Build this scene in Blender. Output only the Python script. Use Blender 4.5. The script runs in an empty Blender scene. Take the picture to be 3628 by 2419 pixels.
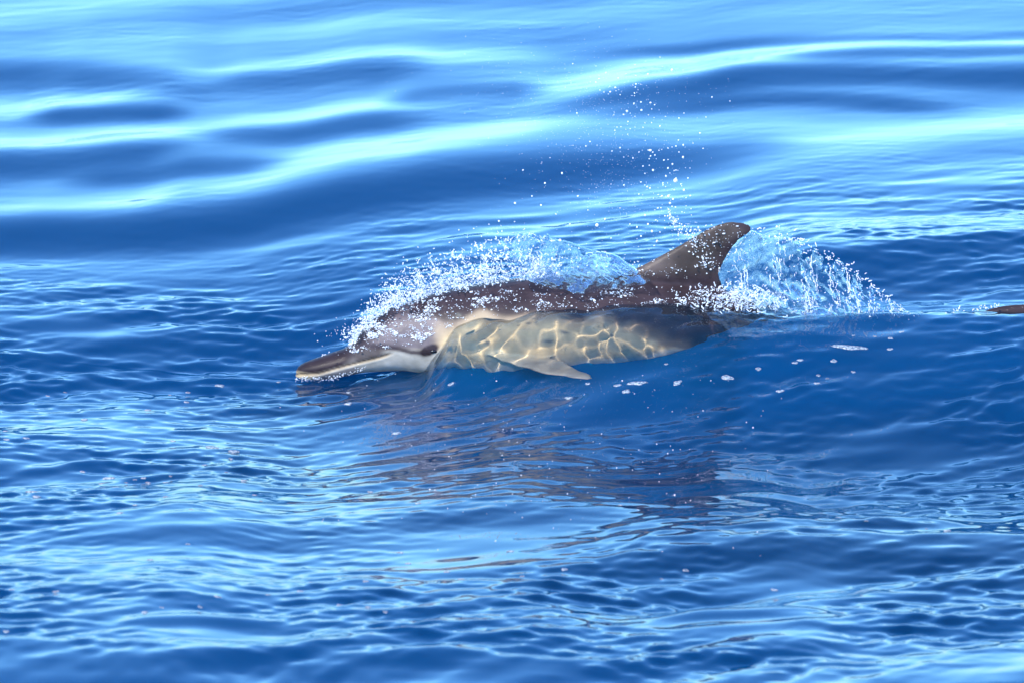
import bpy, bmesh, math, random
import numpy as np
from mathutils import Vector

sc = bpy.context.scene
COL = sc.collection
rng = np.random.default_rng(11)
random.seed(11)

# ------------------------------------------------------------------ camera, sky, sun, exposure
TH = math.radians(17.0)                 # the boat's deck looks down this steeply
CT, ST = math.cos(TH), math.sin(TH)
DIST, PPM = 12.5, 400.0                 # metres to the animal; pixels per metre there (1024 px frame)
FPX = DIST * PPM
CAM = np.array([0.0, -DIST * CT, DIST * ST])
cd = bpy.data.cameras.new("camera")
cam = bpy.data.objects.new("camera", cd)
COL.objects.link(cam)
cam.location = CAM
cam.rotation_euler = (math.pi / 2 - TH, 0, 0)
cd.sensor_width = 36.0
cd.lens = 36.0 * FPX / 1024.0
cd.clip_start = 0.5
cd.clip_end = 20000.0
cd.dof.use_dof = True
cd.dof.focus_distance = DIST - 0.1
cd.dof.aperture_fstop = 7.1
sc.camera = cam

SUN_EL, SUN_AZ = math.radians(44), math.radians(-34)   # azimuth measured from "behind the camera", + to the right
sun_dir = Vector((math.sin(SUN_AZ) * math.cos(SUN_EL), -math.cos(SUN_AZ) * math.cos(SUN_EL), math.sin(SUN_EL)))
w = bpy.data.worlds.new("World")
sc.world = w
w.use_nodes = True
nt = w.node_tree
nt.nodes.clear()
wo = nt.nodes.new("ShaderNodeOutputWorld")
bg = nt.nodes.new("ShaderNodeBackground")
sky = nt.nodes.new("ShaderNodeTexSky")
sky.sky_type = 'NISHITA'
sky.sun_disc = False
sky.sun_elevation = SUN_EL
sky.sun_rotation = math.atan2(sun_dir.x, sun_dir.y)
sky.altitude = 0
sky.air_density = 1.0
sky.dust_density = 0.3
sky.ozone_density = 2.0
hs = nt.nodes.new("ShaderNodeMix"); hs.data_type = 'RGBA'; hs.blend_type = 'MULTIPLY'
hs.inputs['Factor'].default_value = 1.0
hs.inputs[7].default_value = (.53, .94, 1.35, 1)        # clear sea air: bluer than the model's default
bg.inputs['Strength'].default_value = 0.15
nt.links.new(sky.outputs[0], hs.inputs[6])
nt.links.new(hs.outputs[2], bg.inputs['Color'])
nt.links.new(bg.outputs[0], wo.inputs['Surface'])

sd = bpy.data.lights.new("sun", 'SUN')
sd.energy = 2.9
sd.angle = math.radians(0.5)
sd.color = (1.0, 0.95, 0.86)
sun = bpy.data.objects.new("sun", sd)
COL.objects.link(sun)
sun.rotation_euler = (-sun_dir).to_track_quat('-Z', 'Y').to_euler()
sd.cycles.is_caustics_light = True

sc.view_settings.view_transform = 'Standard'
sc.view_settings.look = 'None'
sc.view_settings.exposure = 1.17
sc.view_settings.gamma = 1.0
sc.view_settings.use_curve_mapping = False
sc.render.engine = 'CYCLES'
cy = sc.cycles
cy.use_denoising = True
cy.max_bounces = 16
cy.transmission_bounces = 12
cy.glossy_bounces = 6
cy.transparent_max_bounces = 24
cy.caustics_refractive = True
cy.caustics_reflective = True
cy.blur_glossy = 0.3
cy.sample_clamp_indirect = 6.0

# ------------------------------------------------------------------ helpers
def unproject(u, v, z=None, y=None):
    """Point of the place seen at pixel (u, v) of the 1024x682 picture, on the level z or in the upright plane y."""
    a, b = (u - 512.0) / FPX, (341.0 - v) / FPX
    d = np.array([a, CT + b * ST, -ST + b * CT])
    t = (z - CAM[2]) / d[2] if z is not None else (y - CAM[1]) / d[1]
    return CAM + d * t

def tag(o, label=None, cat=None, group=None, kind=None):
    if label: o['label'] = label
    if cat: o['category'] = cat
    if group: o['group'] = group
    if kind: o['kind'] = kind
    return o

def mesh_obj(name, verts, faces, mat, parent=None, smooth=True):
    me = bpy.data.meshes.new(name)
    me.from_pydata([tuple(p) for p in verts], [], [tuple(f) for f in faces])
    if smooth:
        me.polygons.foreach_set('use_smooth', np.ones(len(me.polygons), bool))
    me.update()
    o = bpy.data.objects.new(name, me)
    if mat: me.materials.append(mat)
    COL.objects.link(o)
    if parent: o.parent = parent
    return o

def grid_mesh(name, P, mat, parent=None, wrap=False):
    """P: (n, m, 3) array of points -> smooth quad sheet."""
    n, m = P.shape[:2]
    me = bpy.data.meshes.new(name)
    co = P.reshape(-1, 3).astype(np.float32)
    i, j = np.meshgrid(np.arange(n - 1), np.arange(m if wrap else m - 1), indexing='ij')
    j2 = (j + 1) % m
    q = np.stack([i * m + j, (i + 1) * m + j, (i + 1) * m + j2, i * m + j2], -1).reshape(-1, 4).astype(np.int32)
    me.vertices.add(len(co)); me.vertices.foreach_set('co', co.ravel())
    me.loops.add(q.size); me.loops.foreach_set('vertex_index', q.ravel())
    me.polygons.add(len(q)); me.polygons.foreach_set('loop_start', np.arange(0, q.size, 4, dtype=np.int32))
    me.update(calc_edges=True)
    me.polygons.foreach_set('use_smooth', np.ones(len(q), bool))
    me.validate()
    o = bpy.data.objects.new(name, me)
    if mat: me.materials.append(mat)
    COL.objects.link(o)
    if parent: o.parent = parent
    return o

def new_mat(name):
    m = bpy.data.materials.new(name)
    m.use_nodes = True
    m.node_tree.nodes.clear()
    return m, m.node_tree, m.node_tree.nodes.new("ShaderNodeOutputMaterial")

def smoothstep(a, b, x):
    t = np.clip((x - a) / (b - a), 0, 1)
    return t * t * (3 - 2 * t)

def pchip(x, xp, fp):
    xp = np.asarray(xp, float); fp = np.asarray(fp, float)
    h = np.diff(xp); d = np.diff(fp) / h
    m = np.zeros_like(fp)
    for i in range(1, len(xp) - 1):
        if d[i - 1] * d[i] > 0:
            w1, w2 = 2 * h[i] + h[i - 1], h[i] + 2 * h[i - 1]
            m[i] = (w1 + w2) / (w1 / d[i - 1] + w2 / d[i])
    m[0], m[-1] = d[0], d[-1]
    k = np.clip(np.searchsorted(xp, x) - 1, 0, len(h) - 1)
    s = (x - xp[k]) / h[k]
    return (2 * s**3 - 3 * s**2 + 1) * fp[k] + (s**3 - 2 * s**2 + s) * h[k] * m[k] + (-2 * s**3 + 3 * s**2) * fp[k + 1] + (s**3 - s**2) * h[k] * m[k + 1]

# ------------------------------------------------------------------ the sea
S = 1024.0 / 2352.0
STROKES = [  # (path in 2352-px picture coordinates, half thickness, slope): + leans to the camera, - leans away
    ([(-80,505),(300,495),(600,455),(900,405),(1200,375),(1500,330),(1750,300)], 27, .17),
    ([(-60,335),(200,308),(420,285)], 20, .12),
    ([(150,358),(400,335),(650,312)], 16, .10),
    ([(450,250),(700,240),(980,215)], 15, .09),
    ([(60,195),(250,192),(430,186)], 13, .14),
    ([(-60,85),(100,85),(330,112),(480,120)], 24, .11),
    ([(450,112),(700,98),(980,88)], 20, .10),
    ([(880,168),(1060,148),(1250,135)], 16, .10),
    ([(1250,205),(1500,160),(1750,125),(2000,116),(2420,112)], 16, .14),
    ([(1380,215),(1600,178),(1900,165),(2200,180)], 13, .10),
    ([(1350,40),(1700,32),(2420,14)], 9, .08),
    ([(1750,85),(2100,64),(2420,55)], 10, .10),
    ([(1750,672),(2000,665),(2420,645)], 34, .19),
    ([(1250,960),(1500,900),(1750,870),(2100,860),(2420,850)], 62, .09),
    ([(1700,1000),(2100,980),(2420,960)], 60, .05),
    ([(850,1270),(1150,1250),(1500,1250)], 28, .10),
    ([(1300,1470),(1600,1400),(1900,1370),(2420,1350)], 50, .15),
    ([(-60,880),(300,880),(640,850)], 45, .05),
    ([(-60,1130),(200,1125),(450,1105)], 14, .08),
    ([(-60,1330),(400,1350),(900,1310)], 35, .05),
    # leaning away: bright bands
    ([(-60,180),(250,150),(450,105),(620,70),(900,42),(1300,38)], 16, -.10),
    ([(-60,275),(400,248),(700,200),(1000,170),(1300,110),(1600,60),(2000,35),(2420,30)], 17, -.10),
    ([(500,320),(800,275),(1100,235),(1400,180),(1600,150)], 15, -.08),
    ([(1150,185),(1400,135),(1650,90),(1950,72)], 13, -.08),
    ([(300,420),(600,370),(900,320),(1200,262),(1400,235)], 20, -.10),
    ([(-60,455),(150,435),(400,405)], 17, -.10),
    ([(1500,260),(1900,235),(2420,215)], 26, -.07),
    ([(1100,440),(1500,400),(1900,340),(2420,300)], 45, -.06),
    ([(-60,560),(400,535),(900,480)], 18, -.08),
    ([(1600,560),(2000,530),(2420,520)], 40, -.06),
    ([(-60,600),(300,640),(800,640)], 35, -.05),
    ([(650,1140),(1100,1130),(1500,1160),(1800,1190)], 58, -.03),
    ([(1700,1190),(2000,1250),(2420,1290)], 35, -.11),
    ([(-60,1220),(300,1210),(650,1180)], 45, -.07),
    ([(-60,1490),(600,1490),(1300,1510)], 45, -.08),
    ([(1500,1545),(2420,1540)], 30, -.07),
]

def axis(lo, hi, step, far, growth):
    core = np.arange(lo, hi + step / 2, step)
    out, s, p = [], step, 0.0
    while p < far:
        s *= growth
        p += s
        out.append(p)
    out = np.array(out)
    return np.concatenate([lo - out[::-1], core, hi + out])

def finer(ax, lo, hi, step):
    return np.concatenate([ax[ax < lo - step / 2], np.arange(lo, hi, step), ax[ax > hi - step / 2]])
xs = finer(axis(-1.85, 1.85, 0.0068, 6000, 1.13), -.30, .70, .0042)
ys = finer(finer(axis(-2.75, 4.3, 0.0068, 6000, 1.15), -.50, .05, .0036), 1.0, 4.3, .0125)
X, Y = np.meshgrid(xs, ys, indexing='ij')
X = X.astype(np.float64)

def stroke_field(strokes):
    F = np.zeros_like(X)
    for path, th, amp in strokes:
        pts = np.array([unproject(u * S, v * S, z=0.0)[:2] for u, v in path])
        up = np.array([unproject(u * S, (v - th) * S, z=0.0)[1] for u, v in path])
        sig = (up - pts[:, 1]) * (1.35 if amp < 0 else .9)
        # smooth path in x
        xx = np.linspace(pts[0, 0], pts[-1, 0], 64)
        yy = np.interp(xx, pts[:, 0], pts[:, 1]); ss = np.interp(xx, pts[:, 0], sig)
        k = np.ones(13) / 13
        yy = np.convolve(np.pad(yy, 6, mode='reflect', reflect_type='odd'), k, 'valid')
        yc = np.interp(xs, xx, yy); sg = np.interp(xs, xx, ss)
        L = pts[-1, 0] - pts[0, 0]
        win = smoothstep(pts[0, 0] - .1 * L, pts[0, 0] + .22 * L, xs) * (1 - smoothstep(pts[-1, 0] - .22 * L, pts[-1, 0] + .1 * L, xs))
        if path[0][0] < 0: win = np.where(xs < pts[0, 0] + .5 * L, 1.0, win)
        if path[-1][0] > 2352: win = np.where(xs > pts[-1, 0] - .5 * L, 1.0, win)
        wob = 0.12 * sg * np.sin(xs * 4.1 + rng.uniform(0, 6)) + .06 * sg * np.sin(xs * 11.3 + rng.uniform(0, 6))
        F += amp * (.62 if amp < 0 else 1.15) * win[:, None] * np.exp(-0.5 * ((Y - (yc + wob)[:, None]) / sg[:, None]) ** 2)
    return F

slope = stroke_field(STROKES)
core = smoothstep(-3.6, -2.7, Y) * (1 - smoothstep(4.0, 6.0, Y)) * smoothstep(-4.5, -2.0, X) * (1 - smoothstep(2.0, 4.5, X))
slope *= core
dy = np.gradient(ys)
Hs = np.cumsum(slope * dy[None, :], 1)
j0 = np.searchsorted(ys, -0.35)
Hs -= Hs[:, j0:j0 + 1]
# a swell does not keep climbing: take out the slow drift beyond the animal
def low_y(F, sig):
    yu = np.arange(-6, 9, .05)
    G = np.empty((len(xs), len(yu)))
    for i in range(len(xs)): G[i] = np.interp(yu, ys, F[i])
    k = np.exp(-0.5 * (np.arange(-int(3 * sig / .05), int(3 * sig / .05) + 1) * .05 / sig) ** 2); k /= k.sum()
    n = len(k) // 2
    G = np.apply_along_axis(lambda r: np.convolve(np.pad(r, n, mode='edge'), k, 'valid'), 1, G)
    out_ = np.empty_like(F)
    for i in range(len(xs)): out_[i] = np.interp(ys, yu, G[i])
    return out_
Hs -= .85 * low_y(Hs, .75) * smoothstep(.5, 1.5, np.abs(Y + .3))
# lie of the big swell: the far water leans back, the near foreground a little too
keepflat = np.exp(-(np.maximum(0, np.abs(Y + .25) - .25) / .35) ** 2) * smoothstep(-.75, -.45, X)
keepflat = np.maximum(keepflat, smoothstep(.45, .7, X) * smoothstep(-1.1, -.7, Y) * (1 - smoothstep(.6, .9, Y)))
keepflat = np.maximum(keepflat, .7 * smoothstep(-.2, .2, X) * smoothstep(-.85, -.65, Y) * (1 - smoothstep(-.4, -.1, Y)))
base = (-.037 * smoothstep(-1.4, .8, Y) - .112 * (1 - smoothstep(-1.4, .2, Y))) * (1 - keepflat)
Hb = np.cumsum(base * core * dy[None, :], 1)
Hs += Hb - Hb[:, j0:j0 + 1]
# keep the far ends level
Hs *= smoothstep(-6, -2.6, Y) * (1 - smoothstep(4.2, 14.0, Y)) * smoothstep(-9, -2.0, X) * (1 - smoothstep(2.0, 9.0, X))

def ripple(n, lmin, lmax, srms, mean_deg, spread_deg, seed):
    r = np.random.default_rng(seed)
    H = np.zeros_like(X)
    lam = np.exp(r.uniform(math.log(lmin), math.log(lmax), n))
    for l in lam:
        a = math.radians(mean_deg + r.normal(0, spread_deg))
        kx, ky = -math.sin(a) * 2 * math.pi / l, math.cos(a) * 2 * math.pi / l
        amp = srms * math.sqrt(2.0 / n) * l / (2 * math.pi)
        H += amp * np.sin(kx * X + ky * Y + r.uniform(0, 6.28))
    return H

def mask_noise(seed, l):
    r = np.random.default_rng(seed)
    M = np.zeros_like(X)
    for i in range(10):
        a = r.uniform(0, 6.28); k = 2 * math.pi / (l * r.uniform(.7, 1.6))
        M += np.sin(k * math.cos(a) * X * .7 + k * math.sin(a) * Y + r.uniform(0, 6.28))
    return M / math.sqrt(5)

# how ruffled the water is: smooth far off on the left, ruffled near and on the right
far_left = smoothstep(0.55, 1.7, Y + .35 * X * -1)
ruff = 1 - .93 * far_left
ruff *= np.clip(.95 + .22 * mask_noise(5, .9), .55, 1.4)
ruff = np.where(Y > 0, ruff * .8, ruff)
fade = smoothstep(-5, -2.8, Y) * (1 - smoothstep(4.2, 7, Y)) * smoothstep(-4, -1.8, X) * (1 - smoothstep(1.8, 4, X))
calm = np.exp(-(((X - .05) / .66) ** 4)) * smoothstep(-2.3, -1.9, Y) * (1 - smoothstep(-.6, -.3, Y))
Hr = ripple(100, .09, .30, .10, 22, 20, 1) * ruff
Hr += ripple(110, .035, .095, .105, 20, 28, 2) * np.clip(ruff * (1 + .5 * mask_noise(8, .5)), 0, 2)
Hr += ripple(26, .45, 1.2, .042, 24, 10, 3) * (.25 + .75 * ruff)
Hr *= fade * (1 - .62 * calm)
# long swell that carries on beyond the picture
Hl = ripple(18, 2.5, 9.0, .03, 20, 25, 4)
far_grid = np.maximum(np.gradient(xs)[:, None], dy[None, :])
Hl *= np.exp(-(far_grid / .9) ** 2) * (1 - .85 * core)

# the animal pushes a bow wave up its flank and a crest behind it
def bump(cx, cy_, sx, sy_near, sy_far, h):
    sy = np.where(Y < cy_, sy_near, sy_far)
    return h * np.exp(-0.5 * ((X - cx) / sx) ** 2 - 0.5 * ((Y - cy_) / sy) ** 2)
Hd = np.zeros_like(X)
def bx(xp, fp): return pchip(np.clip(xs, xp[0], xp[-1]), xp, fp)[:, None]
wl = bx([-1.9, -1.1, -.53, -.38, -.22, -.12, 0, .12, .25, .45, .62, .9, 1.3, 1.9], [-.02, -.05, -.09, -.078, -.062, -.055, -.035, -.005, .03, .062, .075, .065, .07, .05])
near = bx([-1.9, -.3, -.1, .05, .3, .8, 1.9], [.7, .7, .6, .45, .36, .40, .5])
far = bx([-1.9, -.3, -.1, .1, .5, .72, 1.9], [.6, .55, .4, .3, .22, .12, .14])
prof = np.exp(-0.5 * ((Y + .10) / np.where(Y < -.10, near, far)) ** 2)
film = bx([-1.9, -.235, -.185, -.14, -.07, .02, .10, .18, .3, .45, .62, 1.9], [0, 0, .065, .125, .145, .14, .13, .105, .075, .04, 0, 0])
film = film * np.exp(-0.5 * np.abs((Y + .115) / np.where(Y < -.115, .105, .16)) ** 2.2)
Hd += wl * prof + film
# small sharp ripples on the water that slides over the flank
wet = np.exp(-(((X - .24) / .48) ** 4)) * np.exp(-(((Y + .12) / .16) ** 4))
Hd += (ripple(50, .022, .05, .085, 50, 45, 21) * (1 + .5 * mask_noise(31, .22)) + ripple(36, .045, .11, .10, 62, 40, 22)) * wet
H = Hs + Hr + Hl + Hd * fade

# gentle Gerstner sharpening is left out near the animal
Pw = np.stack([X, Y, H], -1)

def H_at(x, y):
    i = np.clip(np.searchsorted(xs, x) - 1, 0, len(xs) - 2); j = np.clip(np.searchsorted(ys, y) - 1, 0, len(ys) - 2)
    fx = (x - xs[i]) / (xs[i + 1] - xs[i]); fy = (y - ys[j]) / (ys[j + 1] - ys[j])
    return (H[i, j] * (1 - fx) + H[i + 1, j] * fx) * (1 - fy) + (H[i, j + 1] * (1 - fx) + H[i + 1, j + 1] * fx) * fy

m_water, t, out = new_mat("sea_water")
N = t.nodes.new
gl = N("ShaderNodeBsdfGlass"); gl.inputs['IOR'].default_value = 1.42; gl.inputs['Roughness'].default_value = 0.0
gl.inputs['Color'].default_value = (.98, 1, 1, 1)
dfw = N("ShaderNodeBsdfDiffuse"); dfw.inputs['Color'].default_value = (.001, .12, .23, 1)     # light scattered back by the water itself
m1 = N("ShaderNodeMixShader"); m1.inputs[0].default_value = .04
t.links.new(gl.outputs[0], m1.inputs[1]); t.links.new(dfw.outputs[0], m1.inputs[2])
t.links.new(m1.outputs[0], out.inputs['Surface'])
water = grid_mesh("sea", Pw, m_water)
tag(water, kind='structure')
water.cycles.is_caustics_caster = True

m_deep, t, out = new_mat("deep_water")
df = t.nodes.new("ShaderNodeBsdfDiffuse"); df.inputs['Color'].default_value = (0.0005, 0.155, 0.29, 1)
t.links.new(df.outputs[0], out.inputs['Surface'])
dxs = axis(-1.5, 1.8, .03, 6000, 1.35); dys = axis(-1.2, 1.2, .03, 6000, 1.35)
DX, DY = np.meshgrid(dxs, dys, indexing='ij')
side = smoothstep(.34, .60, DX) * np.exp(-(DY / .75) ** 4)
under = np.exp(-(DY / .75) ** 4) * np.exp(-((DX - .1) / .8) ** 4)
DZ = -1.2 + under * 1.12
DZ = DZ * (1 - side) + side * .035
HI = H_at(np.clip(DX, xs[0], xs[-2]), np.clip(DY, ys[0], ys[-2]))
DZ = np.where(side > .01, np.minimum(DZ, HI - .04), DZ)
deep = grid_mesh("deep_water", np.stack([DX, DY, DZ], -1), m_deep)
tag(deep, kind='structure')

# ------------------------------------------------------------------ the dolphin
ST_U = [295,296,298,303,315,331,347,353,358,365,372,381,390,400,412,428,444,476,509,540,575,610,640,680,715,745,770,800,850,900,950,980,1000,1024,1060,1100,1130]
ST_T = [372,369,365.5,362.3,357.5,352,346,340.5,334.5,327,320,313.5,308,304,300.5,295,290.8,284,279,276,275,276,278,282,288,296,305,320,344,350,342,312.5,306,304,304,309,312]
ST_B = [375,377,378,379,379.5,378,375.5,374.2,373,372,371.5,371,370.5,370.5,372,375,380,392,402,408,410,410,408,402,395,390,388,388,392,388,374,352,339,334,329,325,322]
ST_K = [1,1,1,1.05,1.1,1.1,1.05,1.0,.95,.92,.90,.88,.88,.88,.88,.88,.88,.88,.88,.88,.88,.88,.86,.84,.8,.76,.72,.66,.6,.54,.48,.46,.45,.45,.5,.6,.7]

def loft(stations, nseg=72):
    rings = []
    for x, zc, a, b in stations:
        ph = np.linspace(0, 2 * math.pi, nseg, endpoint=False)
        c, s = np.cos(ph), np.sin(ph)
        rings.append(np.stack([np.full(nseg, x), b * s, zc + a * c], -1))
    return np.array(rings)

def add_loft(V, Fc, R):
    base = len(V); n, m = R.shape[:2]
    V.extend(R.reshape(-1, 3).tolist())
    for i in range(n - 1):
        for j in range(m):
            Fc.append((base + i * m + j, base + (i + 1) * m + j, base + (i + 1) * m + (j + 1) % m, base + i * m + (j + 1) % m))
    Fc.append(tuple(base + j for j in range(m)))
    Fc.append(tuple(base + (n - 1) * m + j for j in reversed(range(m))))

uu = np.unique(np.concatenate([np.linspace(295, 1130, 240), np.linspace(295, 420, 90)]))
vt, vb, kk = pchip(uu, ST_U, ST_T), pchip(uu, ST_U, ST_B), pchip(uu, ST_U, ST_K)
R_ = (vb - vt) / 2 / PPM
A_ = R_ / np.sqrt(CT**2 + (kk * ST) ** 2)
ZC = (341 - (vt + vb) / 2) / PPM / CT
XX = (uu - 512) / PPM
V, Fc = [], []
add_loft(V, Fc, loft(list(zip(XX, ZC, A_, A_ * kk))))

# dorsal fin: stacked foil sections, leaning back, hooked tip
FV = [312,300,285,275,266,255,246.7,242,238.5,235.5,233,231,229,226.5,224.5,223,222.3]
FL = [558,572,596,620,641,661.5,677,685,690.5,696,700,703.5,706.6,713,719,725,730]
FT = [742,730,722,718.5,721,727,732.2,736.5,740.5,744.8,748.5,750,750.6,749,746,742,738]
fin = []
for v_, l_, t_ in zip(FV, FL, FT):
    z = (341 - v_) / PPM / CT
    ph = np.linspace(0, 2 * math.pi, 48, endpoint=False)
    s = (1 - np.cos(ph)) / 2                       # 0 at the leading edge
    ch = (t_ - l_) / PPM
    th = min(.036, max(.010, .15 * ch)) * (1 - .55 * smoothstep(290, 222, np.array(v_)) * 0)
    yv = np.sign(np.sin(ph)) * th * (1.48 * np.sqrt(s) - .63 * s - 1.76 * s**2 + 1.42 * s**3 - .508 * s**4) * 1.05
    fin.append(np.stack([(l_ - 512) / PPM + ch * s, yv, np.full_like(s, z)], -1))
add_loft(V, Fc, np.array(fin))

# flippers: root on the chest, swept back and out
def flipper(side):
    secs = []
    for k_ in range(15):
        q = k_ / 14
        r = np.array([-.06 + .255 * q, side * (.075 + .235 * q), -.012 - .035 * q + .015 * q * q])
        ch = .115 * (1 - q ** 2.2) ** .6 * (1 - .25 * q) + .016
        th = .019 * (1 - .55 * q)
        ph = np.linspace(0, 2 * math.pi, 32, endpoint=False)
        s = (1 - np.cos(ph)) / 2
        yv = np.sign(np.sin(ph)) * th * (1.48 * np.sqrt(s) - .63 * s - 1.76 * s**2 + 1.42 * s**3 - .508 * s**4)
        d = np.array([.93, -side * .36, -.05]); n_ = np.array([.0, side * .25, .97])
        secs.append(r + (s - .35)[:, None] * ch * d + yv[:, None] * n_)
    return np.array(secs) if side < 0 else np.array(secs)[:, ::-1]
add_loft(V, Fc, flipper(-1)); add_loft(V, Fc, flipper(1))
# tail flukes
def fluke(side):
    secs = []
    for k_ in range(13):
        q = k_ / 12
        r = np.array([1.50 + .16 * q ** 1.6, side * (.0 + .24 * q), .055 - .02 * q])
        ch = .15 * (1 - q ** 1.8) + .006
        th = .016 * (1 - .8 * q)
        ph = np.linspace(0, 2 * math.pi, 24, endpoint=False)
        s = (1 - np.cos(ph)) / 2
        yv = np.sign(np.sin(ph)) * th * (1 - s) * np.sqrt(s + .02) * 2
        secs.append(r + np.stack([(s - .4) * ch, 0 * s, yv], -1))
    return np.array(secs) if side < 0 else np.array(secs)[:, ::-1]
add_loft(V, Fc, fluke(-1)); add_loft(V, Fc, fluke(1))

tmp = mesh_obj("body_loft", V, Fc, None)
md = tmp.modifiers.new("r", 'REMESH'); md.mode = 'VOXEL'; md.voxel_size = .0042; md.use_smooth_shade = True
ms = tmp.modifiers.new("s", 'SMOOTH'); ms.factor = .5; ms.iterations = 6
dg = bpy.context.evaluated_depsgraph_get()
body_me = bpy.data.meshes.new_from_object(tmp.evaluated_get(dg))
bpy.data.objects.remove(tmp)
body_me.name = "body"
nv = len(body_me.vertices)
co = np.empty(nv * 3); body_me.vertices.foreach_get('co', co); co = co.reshape(-1, 3)
no = np.empty(nv * 3); body_me.vertices.foreach_get('normal', no); no = no.reshape(-1, 3)
pu = 512 + co[:, 0] * PPM
pv = 341 - PPM * (co[:, 2] * CT - np.abs(co[:, 1]) * ST)     # the same on both flanks

mouth = np.interp(pu, [290, 296, 318, 347, 380, 394], [373.3, 373.3, 372.6, 364.5, 356.5, 352])
dm = pv - mouth
onbeak = (1 - smoothstep(385, 397, pu)) * smoothstep(-.01, .006, np.abs(co[:, 1]))
groove = np.exp(-(dm / 1.1) ** 2) * onbeak
co -= no * (groove * .0035)[:, None]
lip = np.exp(-((dm - 2.6) / 1.6) ** 2) * onbeak
co += no * (lip * .0012)[:, None]
# blowhole
bh = np.exp(-(((pu - 411) / 3.2) ** 2 + (co[:, 1] / .012) ** 2)) * (no[:, 2] > .3)
co -= no * (bh * .008)[:, None]
# eye patch slightly proud
ep = np.exp(-(((pu - 430) / 9) ** 2 + ((pv - 349) / 5) ** 2))
co += no * (ep * .004)[:, None]
body_me.vertices.foreach_set('co', co.ravel())

r_ = np.random.default_rng(3)
def fnoise(f, seed):
    r = np.random.default_rng(seed); n = np.zeros(nv)
    for _ in range(14):
        d = r.normal(size=3); d /= np.linalg.norm(d)
        n += np.sin(co @ d * f * r.uniform(.6, 1.7) + r.uniform(0, 6.28))
    return n / math.sqrt(7)
n1, n2 = fnoise(60, 1), fnoise(170, 2)
DARK = np.array([.035, .023, .026]); GREY = np.array([.15, .12, .12]); TAN = np.array([.57, .415, .225]); PALE = np.array([.52, .47, .39])
LIPC = np.array([.42, .30, .16]); FING = np.array([.064, .047, .041]); EYEP = np.array([.036, .026, .029])
def mix(c, d, f): return c * (1 - f[:, None]) + d * f[:, None]
cape = np.interp(pu, [290, 400, 430, 444, 480, 530, 566, 610, 640, 670, 720, 1150], [300, 300, 318, 323, 313, 317, 320, 327, 338, 360, 400, 420])
col = np.tile(TAN, (nv, 1))
col = mix(col, PALE, smoothstep(366, 392, pv + 2 * n1 + np.interp(pu, [420, 470], [26, 0])))
col = mix(col, PALE * .9 , (1 - smoothstep(425, 470, pu)) * smoothstep(344, 352, pv))
grey_head = (1 - smoothstep(434, 466, pu + 5 * n1 + (pv - 330) * .5)) * (1 - smoothstep(346, 352, pv))
col = mix(col, GREY, grey_head)
col = mix(col, np.array([.20, .145, .105]), .8 * (1 - smoothstep(2, 17, pv - cape + 2 * n1)) * smoothstep(430, 455, pu))
wd = np.interp(pu, [440, 580, 640, 680], [4, 5, 13, 20])
sp = 1 - np.clip((pv - cape + 2.2 * n1 + wd) / (2 * wd), 0, 1) ** 2 * (3 - 2 * np.clip((pv - cape + 2.2 * n1 + wd) / (2 * wd), 0, 1))
col = mix(col, DARK, sp)
# melon top fades dark to grey
col = mix(col, DARK * 1.5, (1 - smoothstep(0, 26, pv - pchip(np.clip(pu, 295, 1130), ST_U, ST_T))) * (1 - smoothstep(400, 440, pu)))
# upper jaw dark
ub = (1 - smoothstep(352, 372, pu - (350 - pv) * .9)) * (1 - smoothstep(-2.2, .2, dm))
col = mix(col, DARK * .75, ub)
uj = (1 - smoothstep(378, 394, pu)) * (1 - smoothstep(-2.0, .2, dm)) * smoothstep(344, 347, pv) * smoothstep(342, 360, pu)
col = mix(col, np.array([.058, .042, .043]), uj * .9)
# stripe from the eye to the beak crease
sl = np.interp(pu, [340, 374, 395, 412, 430], [345, 345, 347.5, 351.5, 352])
st = np.exp(-((pv - sl) / 2.4) ** 2) * smoothstep(335, 350, pu) * (1 - smoothstep(425, 434, pu))
col = mix(col, EYEP * 1.3, np.clip(st * 1.1, 0, .92))
col = mix(col, PALE * .84, smoothstep(1.5, 4.5, dm) * (pu < 400) * smoothstep(352, 366, pu))
col = mix(col, PALE * .84, smoothstep(0, 3, pv - np.interp(pu, [385, 395, 412, 430, 445], [353, 351.5, 355, 357, 356])) * smoothstep(384, 390, pu) * (1 - smoothstep(430, 450, pu)))
# lower jaw: grey strip then cream tip
lj = smoothstep(2.5, 4.5, dm) * (1 - smoothstep(352, 364, pu)) * smoothstep(308, 320, pu)
col = mix(col, np.array([.17, .15, .15]), lj * .85)
tipm = (1 - smoothstep(303, 320, pu + 1.5 * n1)) * smoothstep(-4.5, -1, dm + (pu - 296) * -.25)
col = mix(col, np.array([.56, .44, .27]), tipm)
col = mix(col, LIPC, np.exp(-((dm - 1.2) / 1.1) ** 2) * onbeak * .75)
col = mix(col, np.array([.03, .02, .018]), np.clip(groove * 1.1, 0, 1) * .9)
# eye patch
epm = np.exp(-np.maximum(0, ((pu - 430) / 11) ** 2 + ((pv - 349.5 + (pu - 430) * .3) / 6) ** 2 - .55) * 3.5)
col = mix(col, EYEP, np.clip(epm, 0, 1))
col = mix(col, np.array([.01, .009, .01]), np.clip(bh * 1.6, 0, 1))
# fin
zf = (341 - pv) / PPM / CT
finm = (np.abs(co[:, 1]) < .045) * smoothstep(.16, .20, co[:, 2]) * smoothstep(615, 640, pu)
col = mix(col, FING * (1 + .12 * n1)[:, None], finm)
col = mix(col, DARK * 1.1, finm * smoothstep(-14, 2, pu - np.interp(pv, [222, 231, 246, 261, 275], [735, 748, 728, 720, 715])))  # rear edge darkened: the splash's shadow on the fin, put into the skin colour
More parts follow.
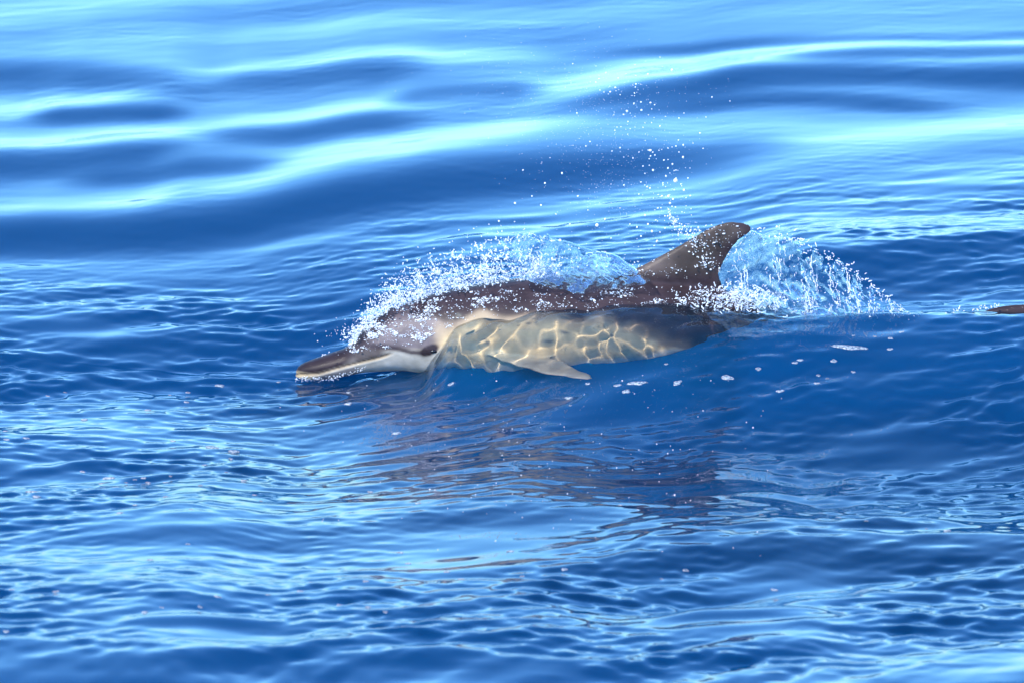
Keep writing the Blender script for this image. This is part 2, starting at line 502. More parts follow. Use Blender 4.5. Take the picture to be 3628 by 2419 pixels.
# dark spots on the flank
for su, sv, a_, b_ in [(564,339,5,2),(548.4,346,4.3,1.8),(612,345,4.8,2.4),(529.5,328,2.6,1.5),(533,322,2,1.2),(496,320,2.4,1),(488,349,2.6,1.3),(519,330,1.4,1),(537.7,329,1.5,1),(459,315,3,2),(474,323,2.2,1),(502,336,1.3,1),(583,327,2,1.2)]:
    d2 = ((pu - su) / a_) ** 2 + ((pv - sv - (pu - su) * .18) / b_) ** 2
    col = mix(col, np.array([.10, .10, .09]), np.exp(-d2 ** 1.5) * .85 * (np.abs(co[:, 1]) > .03))
# flippers are greyer towards the tip
fl = smoothstep(.13, .2, np.abs(co[:, 1])) * (co[:, 0] < .4)
col = mix(col, np.array([.30, .245, .18]), fl * .85)
col *= (1 + .07 * n1 + .05 * n2)[:, None]
ca = body_me.color_attributes.new("skin", 'FLOAT_COLOR', 'POINT')
ca.data.foreach_set('color', np.concatenate([np.clip(col, 0, 1), np.ones((nv, 1))], 1).astype(np.float32).ravel())

m_skin, t, out = new_mat("dolphin_skin")
N = t.nodes.new
at = N("ShaderNodeVertexColor"); at.layer_name = "skin"
pb = N("ShaderNodeBsdfPrincipled")
pb.inputs['Roughness'].default_value = .42
pb.inputs['Specular IOR Level'].default_value = .1
pb.inputs['Coat Weight'].default_value = .2
pb.inputs['Coat Roughness'].default_value = .07
pb.inputs['Coat IOR'].default_value = 1.25
tc = N("ShaderNodeTexCoord")
nz = N("ShaderNodeTexNoise"); nz.inputs['Scale'].default_value = 55; nz.inputs['Detail'].default_value = 6; nz.inputs['Roughness'].default_value = .65
mpn = N("ShaderNodeMapRange"); mpn.inputs['To Min'].default_value = .72; mpn.inputs['To Max'].default_value = 1.28
mx = N("ShaderNodeVectorMath"); mx.operation = 'SCALE'
t.links.new(tc.outputs['Object'], nz.inputs['Vector']); t.links.new(nz.outputs['Fac'], mpn.inputs['Value'])
t.links.new(at.outputs['Color'], mx.inputs[0]); t.links.new(mpn.outputs[0], mx.inputs['Scale'])
t.links.new(mx.outputs[0], pb.inputs['Base Color'])
mpw = N("ShaderNodeMapping"); mpw.inputs['Scale'].default_value = (.55, 1, 1.2)
nw = N("ShaderNodeTexNoise"); nw.inputs['Scale'].default_value = 75; nw.inputs['Detail'].default_value = 3; nw.inputs['Distortion'].default_value = .8
bw = N("ShaderNodeBump"); bw.inputs['Strength'].default_value = .9; bw.inputs['Distance'].default_value = .008
t.links.new(tc.outputs['Object'], mpw.inputs['Vector']); t.links.new(mpw.outputs[0], nw.inputs['Vector'])
t.links.new(nw.outputs['Fac'], bw.inputs['Height']); t.links.new(bw.outputs[0], pb.inputs['Coat Normal'])
t.links.new(pb.outputs[0], out.inputs['Surface'])
body_me.materials.clear(); body_me.materials.append(m_skin)
body_me.polygons.foreach_set('use_smooth', np.ones(len(body_me.polygons), bool))
dolphin = bpy.data.objects.new("dolphin", None)
dolphin.location = (0, 0, 0); COL.objects.link(dolphin)
tag(dolphin, "dark backed dolphin with tan flank and hooked fin surfacing through a splash", "dolphin")
body = bpy.data.objects.new("body", body_me); COL.objects.link(body); body.parent = dolphin
body.cycles.is_caustics_receiver = True

m_eye, t, out = new_mat("dolphin_eye")
pe = t.nodes.new("ShaderNodeBsdfPrincipled"); pe.inputs['Base Color'].default_value = (.012, .009, .009, 1); pe.inputs['Roughness'].default_value = .12
t.links.new(pe.outputs[0], out.inputs['Surface'])
def ball(n, m):
    th = np.linspace(0, math.pi, n)[:, None]; ph = np.linspace(0, 2 * math.pi, m, endpoint=False)[None, :]
    return np.stack([np.sin(th) * np.cos(ph), np.sin(th) * np.sin(ph), np.cos(th) + 0 * ph], -1)
for side in (-1, 1):
    k = np.argmin((pu - 435) ** 2 + (pv - 350) ** 2 + 1e6 * (np.sign(co[:, 1]) != side))
    P = ball(10, 16) * np.array([.0095, .004, .0042]) + co[k] - np.array([0, side * .001, 0])
    grid_mesh("eye", P, m_eye, dolphin, wrap=True)

# ------------------------------------------------------------------ thrown water
def on_water(u, v):
    z = 0.0
    for _ in range(12):
        p = unproject(u, v, z=z)
        z = .5 * z + .5 * float(H_at(p[0], p[1]))
    return np.array([p[0], p[1], float(H_at(p[0], p[1]))])

def at(u, v, y):
    """Vectorised: points of the upright planes y seen at pixels (u, v)."""
    u, v, y = np.broadcast_arrays(np.asarray(u, float), np.asarray(v, float), np.asarray(y, float))
    a, b = (u - 512.0) / FPX, (341.0 - v) / FPX
    d = np.stack([a, CT + b * ST, -ST + b * CT], -1)
    return CAM + d * ((y - CAM[1]) / d[..., 1])[..., None]

m_drop, t, out = new_mat("white_water")
N = t.nodes.new
pd = N("ShaderNodeBsdfPrincipled"); pd.inputs['Base Color'].default_value = (.93, .95, .97, 1); pd.inputs['Roughness'].default_value = .18
tl = N("ShaderNodeBsdfTranslucent"); tl.inputs['Color'].default_value = (.92, .96, 1, 1)
mxd = N("ShaderNodeMixShader"); mxd.inputs[0].default_value = .35
t.links.new(pd.outputs[0], mxd.inputs[1]); t.links.new(tl.outputs[0], mxd.inputs[2]); t.links.new(mxd.outputs[0], out.inputs['Surface'])

m_clear, t, out = new_mat("clear_water")
N = t.nodes.new
gc = N("ShaderNodeBsdfGlass"); gc.inputs['IOR'].default_value = 1.33; gc.inputs['Roughness'].default_value = 0.02; gc.inputs['Color'].default_value = (.97, .99, 1, 1)
tr = N("ShaderNodeBsdfTransparent")
mc = N("ShaderNodeMixShader"); mc.inputs[0].default_value = .5
t.links.new(gc.outputs[0], mc.inputs[1]); t.links.new(tr.outputs[0], mc.inputs[2]); t.links.new(mc.outputs[0], out.inputs['Surface'])

def ico(level):
    bm = bmesh.new(); bmesh.ops.create_icosphere(bm, subdivisions=level, radius=1.0)
    v = np.array([p.co[:] for p in bm.verts]); f = np.array([[q.index for q in p.verts] for p in bm.faces]); bm.free()
    return v, f
ICO = {1: ico(1), 2: ico(2)}

def drops(name, C, R, mat, level=1, stretch=None, parent=None, wobble=.13):
    v, f = ICO[level]
    C = np.asarray(C, float); R = np.asarray(R, float) * (1 if level == 2 else .82); n = len(C)
    A = np.repeat(v[None], n, 0) * R[:, None, None]
    A *= 1 + wobble * rng.normal(size=(n, 1, 3)).clip(-1.5, 1.5)
    if stretch is not None: A *= np.asarray(stretch)[:, None, :]
    A += C[:, None, :]
    Fa = (f[None] + (np.arange(n) * len(v))[:, None, None]).reshape(-1, 3)
    me = bpy.data.meshes.new(name)
    me.vertices.add(n * len(v)); me.vertices.foreach_set('co', A.astype(np.float32).ravel())
    me.loops.add(Fa.size); me.loops.foreach_set('vertex_index', Fa.astype(np.int32).ravel())
    me.polygons.add(len(Fa)); me.polygons.foreach_set('loop_start', np.arange(0, Fa.size, 3, dtype=np.int32))
    me.update(calc_edges=True)
    me.polygons.foreach_set('use_smooth', np.ones(len(Fa), bool))
    o = bpy.data.objects.new(name, me); me.materials.append(mat); COL.objects.link(o)
    if parent: o.parent = parent
    return o

def chains(n, uv, y, length, r0, r1, drift=(0, 0)):
    """Filaments and beads: short random walks of little balls, in metres, from seeds seen at pixels uv."""
    C, R = [], []
    for k in range(n):
        u, v = uv(); p = at(u, v, y()).copy()
        d = rng.normal(size=3); d /= np.linalg.norm(d)
        L = rng.integers(1, length + 1); r = math.exp(rng.uniform(math.log(r0), math.log(r1)))
        for q in range(L):
            C.append(p.copy()); R.append(r * rng.uniform(.6, 1.1))
            d = d * .75 + rng.normal(size=3) * .4 + np.array([drift[0], 0, drift[1]]); d /= np.linalg.norm(d)
            p += d * r * 1.15
            r *= rng.uniform(.75, 1.1)
    return C, R

BACK_V = lambda u: np.interp(u, ST_U, ST_T)
SPR_U = [352, 362, 375, 395, 415, 440, 470, 500, 520, 545, 575, 610, 645]
SPR_T = [336, 318, 296, 276, 262, 254, 247, 238, 241, 252, 258, 268, 268]

# spray torn off the forehead and back
def seed_spray():
    while True:
        u = rng.uniform(352, 560); tv = np.interp(u, SPR_U, SPR_T); bv = BACK_V(u) + 3
        h = rng.beta(1.1, 2.0)                      # 0 at the back, 1 at the ragged top
        v = bv - h * (bv - tv) * rng.uniform(.9, 1.12)
        if rng.random() < .45 + .55 * math.sin(u * .11 + 1.5 * math.sin(u * .043)) ** 2: return u - 14 * h * rng.random(), v
C, R = chains(1500, seed_spray, lambda: rng.normal(.02, .05), 9, .0009, .0027, (-.15, .2))
Cf, Rf = chains(1500, seed_spray, lambda: rng.normal(.03, .05), 3, .0005, .0013, (-.15, .2))
C2, R2 = chains(150, seed_spray, lambda: rng.normal(.0, .06), 2, .0030, .0046)
Cg, Rg = chains(1300, lambda: (lambda u: (u, BACK_V(u) + 3 - abs(rng.normal(0, 9))))(352 + 200 * rng.beta(1.1, 1.7)), lambda: rng.normal(.01, .04), 6, .0008, .0024, (-.15, .2))
C += Cf + Cg; R += Rf + Rg
spray = drops("head_spray", C + C2, R + R2, m_drop)
tag(spray, "white spray of beads and threads torn off the dolphin's forehead and back", "water spray", kind='stuff')

# beads scattered ahead of and above that spray
def seed_loose():
    u = rng.uniform(335, 640); tv = np.interp(u, SPR_U, SPR_T)
    return u, tv + rng.normal(-2, 9)
C, R = chains(170, seed_loose, lambda: rng.normal(0, .07), 2, .0009, .0026)
C3, R3 = chains(45, lambda: (rng.normal(345, 14), rng.normal(337, 9)), lambda: rng.normal(-.03, .04), 1, .001, .0022)
tag(drops("loose_spray", C + C3, R + R3, m_drop), "loose beads of water thrown ahead of and above the dolphin's head", "water spray", kind='stuff')

# beads and runs of water lying on the wet skin
vis = np.where((no[:, 1] < .25) & (no[:, 1] * 1.0 * -CT + no[:, 2] * ST > .08) & (co[:, 1] < .05))[0]
wt = np.exp(-(((pu - 400) / 42) ** 2 + ((pv - 333) / 15) ** 2)) * 2.2 + np.exp(-(((pu - 455) / 40) ** 2 + ((pv - 306) / 9) ** 2)) * 1.1
wt += .9 * np.exp(-(((pu - 590) / 110) ** 2 + ((pv - 302) / 9) ** 2)) + .35 * ((pu > 320) & (pu < 375) & (pv < 356)) + .12 * finm
wt *= (pv < np.interp(pu, [300, 360, 420, 440, 480, 740], [362, 352, 343, 330, 316, 312])) * (H_at(co[:, 0], co[:, 1]) < co[:, 2] + .004)
def flow(seed, f):
    r = np.random.default_rng(seed); q_ = co * np.array([.45, 1, 1.3]) + np.stack([co[:, 2] * .25, 0 * co[:, 0], co[:, 0] * .18], -1); n = np.zeros(nv)
    for _ in range(22):
        d = r.normal(size=3); d /= np.linalg.norm(d); n += np.sin(q_ @ d * f * r.uniform(.6, 1.8) + r.uniform(0, 6.28))
    return n / math.sqrt(11)
fl_ = flow(61, 130) + .6 * flow(62, 330)
wt = wt[vis] * (.12 + 3 * smoothstep(-.1, 1.5, fl_[vis]) ** 1.5)
pick = rng.choice(vis, 5200, p=wt / wt.sum())
Rr = np.exp(rng.normal(math.log(.00085), .5, len(pick))).clip(.0004, .0034)
Cc = co[pick] + no[pick] * .0004 + rng.normal(0, .0016, (len(pick), 3))
stx = np.ones((len(pick), 3)); stx[:, 0] = rng.uniform(.8, 2.2, len(pick)); stx[:, 2] = rng.uniform(.6, 1.2, len(pick))
tag(drops("skin_beads", Cc, Rr, m_drop, stretch=stx), "beads of water running over the dolphin's wet forehead and back", "water beads", kind='stuff')

# ------------------------------------------------------------------ clear sheets of water
def fbm(P, f, seed, n=18, aniso=(1, 1, 1)):
    r = np.random.default_rng(seed); out_ = np.zeros(P.shape[:-1])
    for _ in range(n):
        d = r.normal(size=3); d /= np.linalg.norm(d)
        k = f * math.exp(r.uniform(-.7, .9))
        out_ += np.sin((P * np.array(aniso)) @ d * k + r.uniform(0, 6.28)) * (f / k) ** .6
    return out_ / math.sqrt(n / 2)

def sheet(name, us, vtop, vbot, ybase, n, amp, freq, thick, seed, parent=None, hole=None, aniso=(1, 1, .5), mat=None, torn=None):
    q = np.linspace(0, 1, n)
    U = np.repeat(us[:, None], n, 1); Vv = vtop[:, None] * (1 - q) + vbot[:, None] * q
    Yb = ybase(U, q[None, :] + 0 * U)
    P = at(U, Vv, Yb)
    N1 = fbm(P, freq, seed, aniso=aniso); N2 = fbm(P + 3.1, freq * 2.3, seed + 1, aniso=aniso)
    edge = np.minimum(1, np.minimum(q, 1 - q)[None, :] * 8 + .25)
    rim = np.exp(-(q / .06) ** 2)[None, :]
    t_ = thick * (.75 + .2 * np.abs(fbm(P, freq * .8, seed + 2, aniso=aniso))) * edge + rim * thick * 1.2
    off = amp * (N1 + .45 * N2)
    front, back = P.copy(), P.copy()
    front[..., 1] += off - t_ / 2; back[..., 1] += off * .96 + t_ / 2
    m, k = U.shape
    idx = np.arange(m * k).reshape(m, k)
    keep = np.ones((m - 1, k - 1), bool)
    if hole is not None: keep &= ~hole(P)[:-1, :-1]
    if torn is not None:
        e1 = fbm(np.stack([U * .0025, 0 * U, 0 * U], -1), 130, seed + 7) + .5 * fbm(np.stack([U * .0025, 0 * U, q[None] * .05 + 0 * U], -1), 420, seed + 8)
        keep &= ~(q[None, :] + 0 * U < np.clip(torn(U) * (.55 + .6 * e1), 0, 1))[:-1, :-1]
    a = idx[:-1, :-1][keep]; b = idx[1:, :-1][keep]; c = idx[1:, 1:][keep]; d = idx[:-1, 1:][keep]
    F1 = np.stack([a, d, c, b], -1); F2 = np.stack([a, b, c, d], -1) + m * k
    # close the rims
    ed = {}
    for f in F1:
        for e in ((f[0], f[1]), (f[1], f[2]), (f[2], f[3]), (f[3], f[0])):
            if (e[1], e[0]) in ed: del ed[(e[1], e[0])]
            else: ed[e] = 1
    F3 = [(e[1], e[0], e[0] + m * k, e[1] + m * k) for e in ed]
    Vx = np.concatenate([front.reshape(-1, 3), back.reshape(-1, 3)])
    o = mesh_obj(name, Vx, np.concatenate([F1, F2, np.array(F3)]).tolist(), mat or m_clear, parent)
    bm = bmesh.new(); bm.from_mesh(o.data)
    bmesh.ops.delete(bm, geom=[x for x in bm.verts if not x.link_faces], context='VERTS')
    bmesh.ops.recalc_face_normals(bm, faces=bm.faces); bm.to_mesh(o.data); bm.free()
    return o

# the fan of water curling off the rear of the fin
cu = np.linspace(716, 916, 150)
ct = np.interp(cu, [716, 720, 724, 732, 745, 751, 775, 800, 825, 850, 872, 893, 916], [285, 270, 261, 246.7, 235.5, 228, 233, 240, 252, 268, 286, 301, 317])
cb = np.interp(cu, [716, 760, 800, 850, 916], [304, 310, 315, 318.5, 319.5])
ragged = lambda P: (fbm(P, 70, 77, aniso=(1, 1, .45)) + np.interp(P[..., 0], [.5, .85, 1.01], [-1.7, -.45, .45]) > .55)
fan = sheet("water_fan", cu, ct, cb, lambda U, q: -.005 - .10 * q ** 1.6 * smoothstep(716, 770, U) + .05 * (U - 716) / 200, 80, .006, 95, .005, 31, hole=ragged, aniso=(1, 1, .6), torn=lambda U: np.interp(U, [716, 750, 780, 850, 916], [0, .02, .12, .3, .7]))
tag(fan, "clear fan of water curling down from the rear edge of the dolphin's fin", "water sheet")
def seed_fan():
    while True:
        u = rng.uniform(722, 916)
        streak = max(math.exp(-((u - c_) / w_) ** 2) for c_, w_ in ((741, 5), (777, 6), (806, 7), (832, 5), (852, 8), (872, 5), (893, 4)))
        t_, b_ = np.interp(u, cu, ct), np.interp(u, cu, cb)
        q = rng.random()
        if q < .07 or rng.random() < .12 + .75 * streak * (.35 + .65 * q): return u + 3 * q, t_ + q * (b_ - t_)
C, R = chains(620, seed_fan, lambda: rng.normal(-.05, .025), 7, .0007, .0022, (.1, -.35))
for c_, w_, nn in ((736, 2, 7), (743, 3, 9), (776, 4, 16), (784, 3, 7), (806, 4, 16), (815, 3, 6), (832, 3, 9), (851, 5, 20), (860, 4, 10), (873, 3, 10), (893, 3, 8)):
    for k_ in range(nn):                       # falling strings of water
        u = c_ + rng.normal(0, w_); t_, b_ = np.interp(u, cu, ct), np.interp(u, cu, cb)
        v = t_ + (b_ - t_) * rng.beta(1.3, 1.1); p = at(u, v, rng.normal(-.05, .02)); r = math.exp(rng.uniform(math.log(.0007), math.log(.002)))
        for q in range(rng.integers(8, 30)):
            C.append(p.copy()); R.append(r * rng.uniform(.5, 1.25))
            p = p + np.array([rng.normal(.0003, .0008), rng.normal(0, .0006), -r * rng.uniform(.7, 1.7)])
            if p[2] < .06: break
C2, R2 = chains(60, lambda: (lambda u: (u, np.interp(u, cu, ct) + rng.normal(-1, 2.5)))(rng.uniform(752, 916)), lambda: rng.normal(.0, .02), 5, .0014, .0034, (.3, .25))
tag(drops("fan_beads", C + C2, R + R2, m_drop), "white beads and streaks in the water fan behind the fin", "water spray", kind='stuff')

# sheets lifted off the back in front of the fin
su = np.linspace(500, 646, 110)
st_ = np.interp(su, [500, 508, 520, 532, 545, 560, 580, 600, 622, 646], [240, 236, 232.5, 232, 234, 238.5, 246, 253, 262, 271])
film1 = sheet("lifted_sheet", su, st_, np.interp(su, [500, 515, 540, 600, 646], [241, 262, 274, 277, 273]), lambda U, q: .06 - .06 * q, 40, .003, 45, .004, 41, aniso=(1.6, 1, .7), torn=lambda U: np.interp(U, [500, 520, 545, 570, 646], [.7, .3, .10, 0, 0]))
tag(film1, "thin clear sheet of water lifted high above the dolphin's back", "water sheet")
su = np.linspace(520, 650, 110)
st_ = np.interp(su, [520, 545, 565, 585, 598, 612, 626, 640, 650], [275, 266, 260, 253, 250.5, 253.5, 261, 271, 279])
film2 = sheet("rolling_sheet", su, st_, np.interp(su, [520, 545, 580, 615, 640, 650], [276.5, 288, 292, 289, 286, 280.5]), lambda U, q: -.01 - .09 * q ** .8, 46, .006, 110, .007, 51, aniso=(1, 1, 1), torn=lambda U: np.interp(U, [520, 550, 590, 600, 650], [.5, .3, .12, 0, 0]))
tag(film2, "crinkled clear sheet of water rolling over the back in front of the fin", "water sheet")
C, R = chains(260, lambda: (lambda u: (u, np.interp(u, [505, 540, 580, 640], [262, 264, 262, 272]) + rng.normal(0, 9)))(rng.uniform(500, 640)), lambda: rng.normal(.0, .04), 4, .0008, .0022)
C2, R2 = chains(55, lambda: (lambda u: (u, np.interp(u, [500, 508, 520, 532, 545, 560], [240, 237, 234, 233.5, 235.5, 240]) + abs(rng.normal(0, 4))))(rng.uniform(500, 552)), lambda: rng.normal(.05, .01), 8, .0008, .0024, (.2, 0))
C += C2; R += R2
tag(drops("sheet_beads", C, R, m_drop), "white beads caught in the water sheets over the back", "water spray", kind='stuff')

# churned white water where the fan falls back in
def seed_churn():
    while True:
        u, v = rng.normal(742, 34), rng.normal(299, 8)
        if 672 < u < 835 and v < np.interp(u, [680, 760, 835], [309, 315, 320]) and v > np.interp(u, [680, 715, 760, 835], [290, 277, 285, 306]): return u, v
C, R = chains(700, seed_churn, lambda: rng.normal(-.10, .03), 9, .0008, .0029, (.2, 0))
tag(drops("churned_foam", C, R, m_drop), "churned white foam at the foot of the dolphin's fin", "sea foam", kind='stuff')

# bow wash under the beak
C, R = chains(190, lambda: (lambda u: (u, np.interp(u, [296, 330, 352, 372], [378.5, 377.5, 371, 362]) + rng.normal(.6, 1.3)))(rng.uniform(295, 366)), lambda: rng.normal(-.045, .01), 4, .0006, .0016)
tag(drops("bow_wash", C, R, m_drop), "thin white wash along the dolphin's lower jaw", "sea foam", kind='stuff')

# small splashes by the tail at the right
for k_, (u0, v0, u1, v1, n_, lab) in enumerate(((945, 316, 961, 308, 26, "small curl of splashing water left of the dolphin's tail"), (964, 313, 998, 305, 34, "string of splash beads in front of the dolphin's tail"))):
    C, R = chains(n_, lambda: (lambda q: (u0 + (u1 - u0) * q + rng.normal(0, 2), v0 + (v1 - v0) * q + rng.normal(0, 1.8)))(rng.random()), lambda: rng.normal(-.02, .02), 4, .0009, .0024)
    tag(drops("tail_splash", C, R, m_drop), lab, "splash", kind='stuff')

# jet of water springing up at the front of the fin
J = np.array([[668, 207], [670, 214], [673, 221], [678, 228], [686, 233], [694, 238], [699, 246], [703, 257], [706, 266]], float)
C, R = [], []
for k_ in range(230):
    q = rng.random() ** .8 * (len(J) - 1); i = int(q); p = J[i] + (J[min(i + 1, len(J) - 1)] - J[i]) * (q - i)
    wdt = np.interp(q, [0, 2, 4, 6, 8], [1.0, 1.8, 4.5, 5.5, 5])
    C.append(at(p[0] + rng.normal(0, wdt), p[1] + rng.normal(0, wdt * .7), -.02 + rng.normal(0, .008))); R.append(math.exp(rng.uniform(math.log(.0009), math.log(.0032))))
C2, R2 = chains(40, lambda: (rng.normal(697, 12), rng.normal(233, 8)), lambda: rng.normal(-.02, .02), 4, .001, .0024)
tag(drops("fin_jet", C + C2, R + R2, m_drop), "white jet of water springing up off the front edge of the fin", "water spray", kind='stuff')

# ------------------------------------------------------------------ drops flung high: each one a thing of its own
BIG = [(618,78),(604,92),(600,90),(636,84),(596,66),(641,102),(641.5,110),(634.5,93),(634,103.5),(660,57),(672,70),(679,118),(679,152),(660,126),(668,148),(676,146),(683,157),(690,168),(700,133),
 (577,113),(590,141.5),(586,146),(562,173),(556,214),(617,127),(633,158),(639,152),(648,150),(655,155),(664,160),(668,168),(672.5,164),(676,178),(681,184),(684,190),(688,178),(653,170),(641,182),(624,185),(611,184),
 (662,196),(670,203),(675.5,207),(668.5,196),(673,199),(658,208),(645,215),(637,227),(652,231),(665,228),(676,219),(657,241),(641,236),(630,224),(648,224),(660,232),(620,208),(605,219),(597,225),
 (545,183),(532,196),(523,170),(541,205),(515,203),(499,221),(578,196),(588,210),(570,224),(560,240),(611,238),(625,243),(684,113),(693,143),(706,117),(712,97),(730,101),(648,74),(627,111),(612,151),(650,188),(643,166),(666,176),(676,170),(663,183)]
lab_drop = "bright round drop of water flung into the air above the dolphin's back"
proto = None
def one_drop(u, v, y, r, st):
    global proto
    c = at(u, v, y)
    if proto is None:
        proto = drops("water_drop", [np.zeros(3)], [1.0], m_drop, level=2, wobble=.06)
        o = proto
    else:
        o = proto.copy(); COL.objects.link(o)
    o.location = c; o.scale = (r * st[0], r * st[1], r * st[2])
    o.rotation_euler = tuple(rng.uniform(0, 6.28, 3))
    tag(o, lab_drop, "water drop", "drops of water flung above the dolphin")
    return o
for u, v in BIG:
    one_drop(u, v, rng.normal(.02, .10), math.exp(rng.normal(math.log(.0021), .28)), rng.uniform(.75, 1.35, 3))
for k_ in range(110):
    q = rng.random()
    u = np.interp(q, [0, .35, 1], [672, 662, 620]) + rng.normal(0, 7 + 24 * q); v = 232 - 165 * q + rng.normal(0, 12)
    one_drop(u, v, rng.normal(.02, .12), math.exp(rng.normal(math.log(.0013), .3)), rng.uniform(.7, 1.4, 3))
big = one_drop(675.6, 180.5, 0, .0056, (1, 1, 1.1))
big["label"] = "largest white drop of water in the column above the fin"
C, R = [], []
for k_ in range(1500):
    q = rng.random() ** .8
    u = np.interp(q, [0, .35, 1], [665, 645, 610]) + rng.normal(0, 22 + 42 * q) - abs(rng.normal(0, 38)); v = 240 - 180 * q + rng.normal(0, 18)
    C.append(at(u, v, rng.normal(.03, .15))); R.append(math.exp(rng.normal(math.log(.00055), .35)))
tag(drops("fine_mist", C, R, m_drop), "fine mist of tiny drops hanging above the dolphin", "mist", kind='stuff')

# sun glints on the ripples around the reflection, added as tiny white beads
C, R = [], []
for k_ in range(260):
    u, v = rng.normal(540, 130), rng.normal(440, 55)
    if 280 < u < 800 and 372 < v < 600:
        C.append(on_water(u, v) + np.array([0, 0, .0006])); R.append(math.exp(rng.normal(math.log(.0011), .35)))
tag(drops("surface_glints", C, R, m_drop), "single tiny bubbles glinting on the water around the dolphin's reflection", "sun glints", kind='stuff')

# ------------------------------------------------------------------ rafts of bubbles floating on the sea
m_foam, t, out = new_mat("bubble_foam")
N = t.nodes.new
pf = N("ShaderNodeBsdfPrincipled"); pf.inputs['Roughness'].default_value = .35
tcf = N("ShaderNodeTexCoord"); vo = N("ShaderNodeTexVoronoi"); vo.inputs['Scale'].default_value = 190
crf = N("ShaderNodeMapRange"); crf.inputs['From Min'].default_value = .1; crf.inputs['From Max'].default_value = .6; crf.inputs['To Min'].default_value = .46; crf.inputs['To Max'].default_value = .36
cbf = N("ShaderNodeCombineColor"); bf = N("ShaderNodeBump"); bf.inputs['Strength'].default_value = .3; bf.inputs['Distance'].default_value = .002
alf = N("ShaderNodeMapRange"); alf.inputs['From Min'].default_value = .25; alf.inputs['From Max'].default_value = .7; alf.inputs['To Min'].default_value = .85; alf.inputs['To Max'].default_value = .4
t.links.new(tcf.outputs['Object'], vo.inputs['Vector']); t.links.new(vo.outputs['Distance'], crf.inputs['Value']); t.links.new(vo.outputs['Distance'], alf.inputs['Value'])
for k_, f_ in enumerate((.86, .95, 1.0)):
    mf = N("ShaderNodeMath"); mf.operation = 'MULTIPLY'; mf.inputs[1].default_value = f_
    t.links.new(crf.outputs[0], mf.inputs[0]); t.links.new(mf.outputs[0], cbf.inputs[k_])
t.links.new(cbf.outputs[0], pf.inputs['Base Color']); t.links.new(vo.outputs['Distance'], bf.inputs['Height']); bf.invert = True
t.links.new(bf.outputs[0], pf.inputs['Normal']); t.links.new(alf.outputs[0], pf.inputs['Alpha']); t.links.new(pf.outputs[0], out.inputs['Surface'])

def raft(u, v, wpx, label, group=None, aspect=.75, lobes=None):
    c = on_water(u, v); a = wpx / 2 / PPM
    ph = np.linspace(0, 2 * math.pi, 20, endpoint=False)
    ko, kp = rng.uniform(.05, .16, 3), rng.uniform(0, 6.28, 3)
    rad = 1 + sum(ko[i] * np.sin((i + 2) * ph + kp[i]) for i in range(3))
    if lobes: rad = rad * (1 + lobes * np.abs(np.cos(ph)) ** 2 - .25 * lobes)
    yaw = rng.uniform(-.35, .5)
    Vx, Fx = [], []
    for k, (s_, hgt) in enumerate(((1.0, -.0006), (.93, .0016), (.6, .0030))):
        for p, r in zip(ph, rad):
            x, y = a * s_ * r * math.cos(p), a * aspect * s_ * r * math.sin(p)
            x, y = x * math.cos(yaw) - y * math.sin(yaw), x * math.sin(yaw) + y * math.cos(yaw)
            Vx.append((x, y, float(H_at(c[0] + x, c[1] + y)) - c[2] + hgt * min(1, a / .012)))
    n = len(ph); Vx.append((0, 0, .0033 * min(1, a / .012)))
    for k in range(2):
        for i in range(n): Fx.append((k * n + i, k * n + (i + 1) % n, (k + 1) * n + (i + 1) % n, (k + 1) * n + i))
    for i in range(n): Fx.append((2 * n + i, 2 * n + (i + 1) % n, 3 * n))
    o = mesh_obj("foam_patch", Vx, Fx, m_foam); o.location = c
    tag(o, label, "foam patch", group)
    return o
G = "small foam patches floating on the sea"
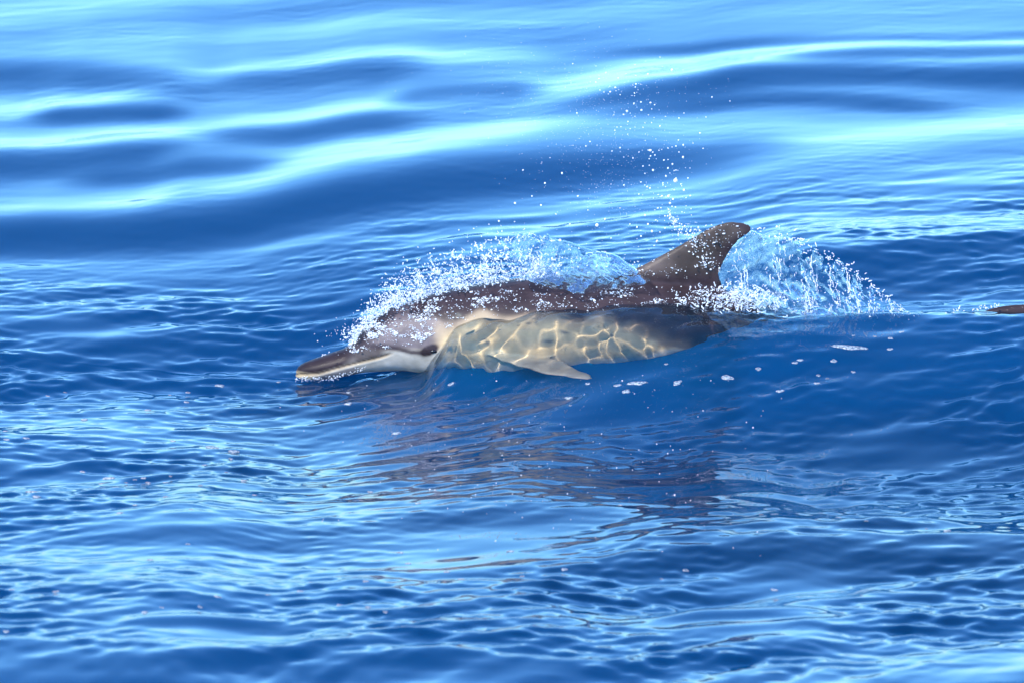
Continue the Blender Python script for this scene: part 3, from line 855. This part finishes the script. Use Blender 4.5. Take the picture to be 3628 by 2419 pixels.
FL = [  # picture position (2352 px), width, label
    (1950,797,76,"long white foam patch on the dark wave face right of the dolphin"),
    (1670,866,38,"bright rounded foam patch on the dark water below the dolphin's fin"),
    (487,1026,44,"broad pale foam patch on the water left of the dolphin's reflection"),
    (537,1036,32,"white foam patch touching the right end of the broad pale one"),
    (1462,879,54,"thin stretched foam patch below the tip of the dolphin's flipper"),
    (1556,878,30,"foam patch between the stretched patch and the bright rounded one"),
    (1438,898,28,"foam patch just under the stretched one below the flipper"),
    (1418,884,22,"small round foam patch at the left end of the stretched one"),
    (1036,881,20,"foam fleck on the dolphin's reflection below its chest"),
    (800,926,28,"foam fleck lying on the dolphin's reflection below its throat"),
    (910,994,30,"pale foam patch on the broken reflection left of centre"),
    (1306,913,26,"foam patch alone in dark water below the flipper tip"),
    (505,885,30,"foam fleck on the ripples left of the dolphin's snout"),
    (339,940,24,"foam fleck on the bright ripple far left of the snout"),
    (194,962,26,"foam fleck nearest the left edge among those level with the reflection"),
    (397,1011,20,"foam fleck directly above the broad pale patch at left"),
    (75,1133,40,"foam patch on the dark ripple by the left edge"),
    (84,1142,24,"small foam fleck under the patch by the left edge"),
    (250,1097,38,"foam patch above the dark ripple in the left foreground"),
    (1792,897,24,"foam fleck right of the bright rounded patch, lower on the wave"),
    (1838,826,20,"upper foam fleck of a close pair right of the fin's foot"),
    (1826,832,18,"lower foam fleck of a close pair right of the fin's foot"),
]
for u, v, w_, lab in FL: raft(u * S, v * S, w_ * S * .7, lab, lobes=(.5 if w_ > 50 else None), aspect=(.36 if w_ > 50 else .7))
SM = [(110,908),(150,900),(432,900),(390,904),(428,922),(15,1008),(12,988),(290,1107),(310,1100),(330,1096),(340,1107),(380,1107),(392,1092),(232,1110),(265,1120),(460,1113),(470,1066),(520,1083),(585,1137),(380,1143),(600,1150),(310,1160),(275,1178),(440,1170),(432,1248),(345,1285),(27,1356),(128,1358),(500,1370),(372,1394),(616,1366),(840,1335),(714,1340),(938,1293),(920,1268),(1026,1313),(1296,1306),(1173,1265),(1060,1330),(1200,1322),(780,1389),(846,1393),(885,1405),(333,1405),(14,1449),(460,1392),(690,1358),(1748,1184),(1926,1190),(1990,1201),(2128,1213),(2175,1218),(1778,1353),(1575,1308),(1520,1328),(1880,861),(1876,879),(1900,868),(2044,801),(2045,776),(2010,772),(1960,770),(2070,762),(1915,828),(1960,853),(1742,846),(1530,835),(1350,880),(1310,930),(1240,1070),(1425,1159),(960,1155),(850,1128),(800,900),(640,876),(60,1005),(190,1082),(205,1122),(530,1052),(560,1102)]
for u, v in SM:
    w_ = rng.uniform(12, 23)
    where = ("foreground ripples at lower left" if u < 700 and v > 1200 else "ripples left of the dolphin" if u < 700 else "foreground water below the reflection" if v > 1220 else "dark wave right of the dolphin" if u > 1700 else "water around the dolphin's reflection")
    raft(u * S, v * S, w_ * S * .62, "tiny white bubble foam fleck among those on the " + where, "foam flecks on the " + where)
